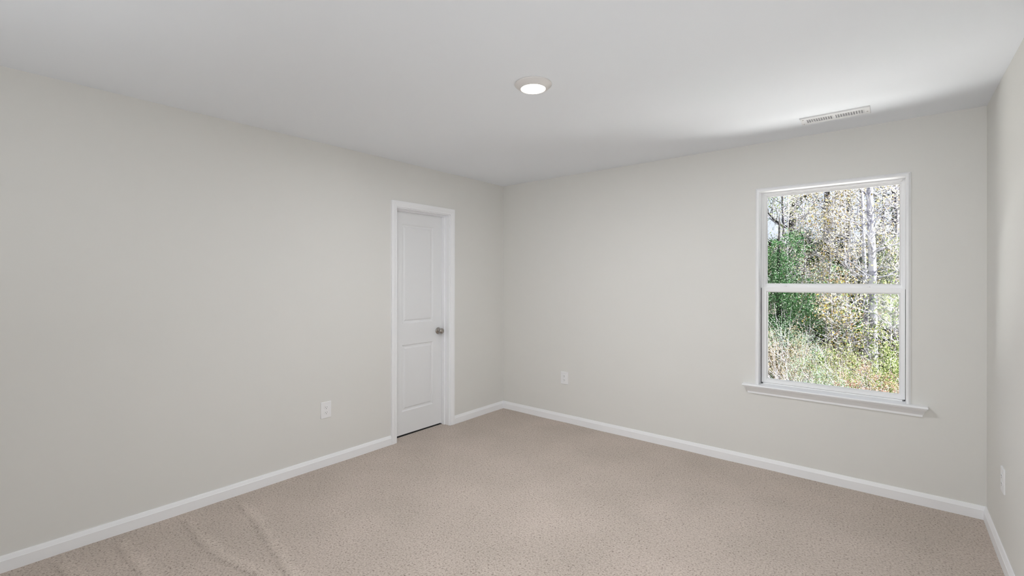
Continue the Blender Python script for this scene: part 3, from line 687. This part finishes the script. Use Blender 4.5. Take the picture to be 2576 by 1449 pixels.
for i, (x, y) in enumerate(spots):
    c0 = proto.copy(); C.objects.link(c0); z0 = gz(x, y) - 0.08; c0.location = (x, y, z0)
    c0.rotation_euler = (0, 0, random.uniform(0, 6.28)); s0 = random.uniform(0.85, 1.15); c0.scale = (s0, s0, s0)
    for ch in list(proto.children):
        c1 = ch.copy(); C.objects.link(c1); c1.parent = c0

# --- shaded understory
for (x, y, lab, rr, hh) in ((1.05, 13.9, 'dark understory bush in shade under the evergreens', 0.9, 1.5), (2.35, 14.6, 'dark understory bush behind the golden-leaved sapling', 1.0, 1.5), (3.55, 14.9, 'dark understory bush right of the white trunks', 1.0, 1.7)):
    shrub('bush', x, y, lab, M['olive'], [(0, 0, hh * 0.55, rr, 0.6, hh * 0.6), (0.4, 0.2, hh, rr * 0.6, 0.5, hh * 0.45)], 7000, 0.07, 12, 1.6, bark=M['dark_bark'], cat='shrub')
# --- shrubs in front
shrub('shrub', 1.60, 7.6, 'tan and olive thicket shrub rising at the left', M['tan'], [(0, 0, 1.45, 0.48, 0.45, 0.62), (-0.15, 0, 0.9, 0.5, 0.5, 0.6), (0.2, 0, 0.8, 0.5, 0.5, 0.6)], 7500, 0.024, 26, 2.0)
shrub('shrub', 1.30, 8.3, 'pale green shrub behind the tan thicket', M['mint'], [(0, 0, 1.2, 0.55, 0.45, 0.75), (0.5, 0.2, 1.0, 0.45, 0.4, 0.6)], 5200, 0.028, 16, 1.8)
shrub('shrub', 2.12, 6.3, 'pale mint-green bush in the front middle', M['mint'], [(0, 0, 1.22, 0.34, 0.32, 0.42), (-0.25, 0, 0.85, 0.3, 0.3, 0.45), (0.3, 0.1, 0.9, 0.3, 0.3, 0.45), (0, 0, 0.5, 0.3, 0.3, 0.45)], 6500, 0.019, 18, 1.2)
shrub('shrub', 2.45, 8.0, 'yellow-green bush between the mint bush and white trunk', M['lime'], [(0, 0, 1.1, 0.42, 0.4, 0.55), (0.35, 0.2, 0.7, 0.4, 0.4, 0.45), (-0.4, 0.2, 0.9, 0.4, 0.4, 0.45)], 6000, 0.028, 18, 1.6)
shrub('shrub', 3.02, 6.9, 'dusty red and pink shrub at the lower right', M['red'], [(0, 0, 0.98, 0.40, 0.34, 0.38), (-0.42, 0, 0.82, 0.3, 0.3, 0.34), (0.42, 0, 0.78, 0.34, 0.3, 0.4), (0, 0, 0.45, 0.4, 0.3, 0.4)], 6000, 0.022, 18, 0.95)
shrub('shrub', 3.22, 8.6, 'green leafy shrub right of the white trunk foot', M['lime'], [(0, 0, 1.25, 0.34, 0.3, 0.55), (0.2, 0, 0.8, 0.4, 0.3, 0.5)], 3800, 0.032, 12, 1.6)
shrub('shrub', 1.55, 5.7, 'straw-coloured weedy clump at the lower left', M['tan'], [(0, 0, 1.15, 0.30, 0.3, 0.42), (-0.25, 0, 0.9, 0.3, 0.3, 0.45), (0.25, 0.1, 0.95, 0.25, 0.25, 0.35), (0, 0, 0.45, 0.3, 0.3, 0.45)], 5200, 0.018, 22, 1.2, aspect=0.25, up_bias=1.0)
shrub('shrub', 2.72, 5.9, 'low pale green weeds under the red shrub', M['mint'], [(0, 0, 0.85, 0.35, 0.25, 0.30), (0.45, 0, 0.72, 0.3, 0.25, 0.3), (-0.3, 0, 0.9, 0.25, 0.25, 0.3), (0, 0, 0.35, 0.3, 0.25, 0.35)], 4200, 0.018, 14, 0.7)
shrub('shrub', 1.95, 9.6, 'brownish undergrowth shrub in shade below the golden leaves', M['tan'], [(0, 0, 0.9, 0.6, 0.4, 0.5), (0.6, 0, 0.8, 0.5, 0.4, 0.45)], 3600, 0.034, 14, 1.4)
shrub('shrub', 2.75, 10.2, 'olive-green undergrowth shrub around the white trunk foot', M['lime'], [(0, 0, 0.6, 0.6, 0.4, 0.45), (0.55, 0, 0.7, 0.4, 0.4, 0.5)], 3600, 0.034, 12, 1.0)
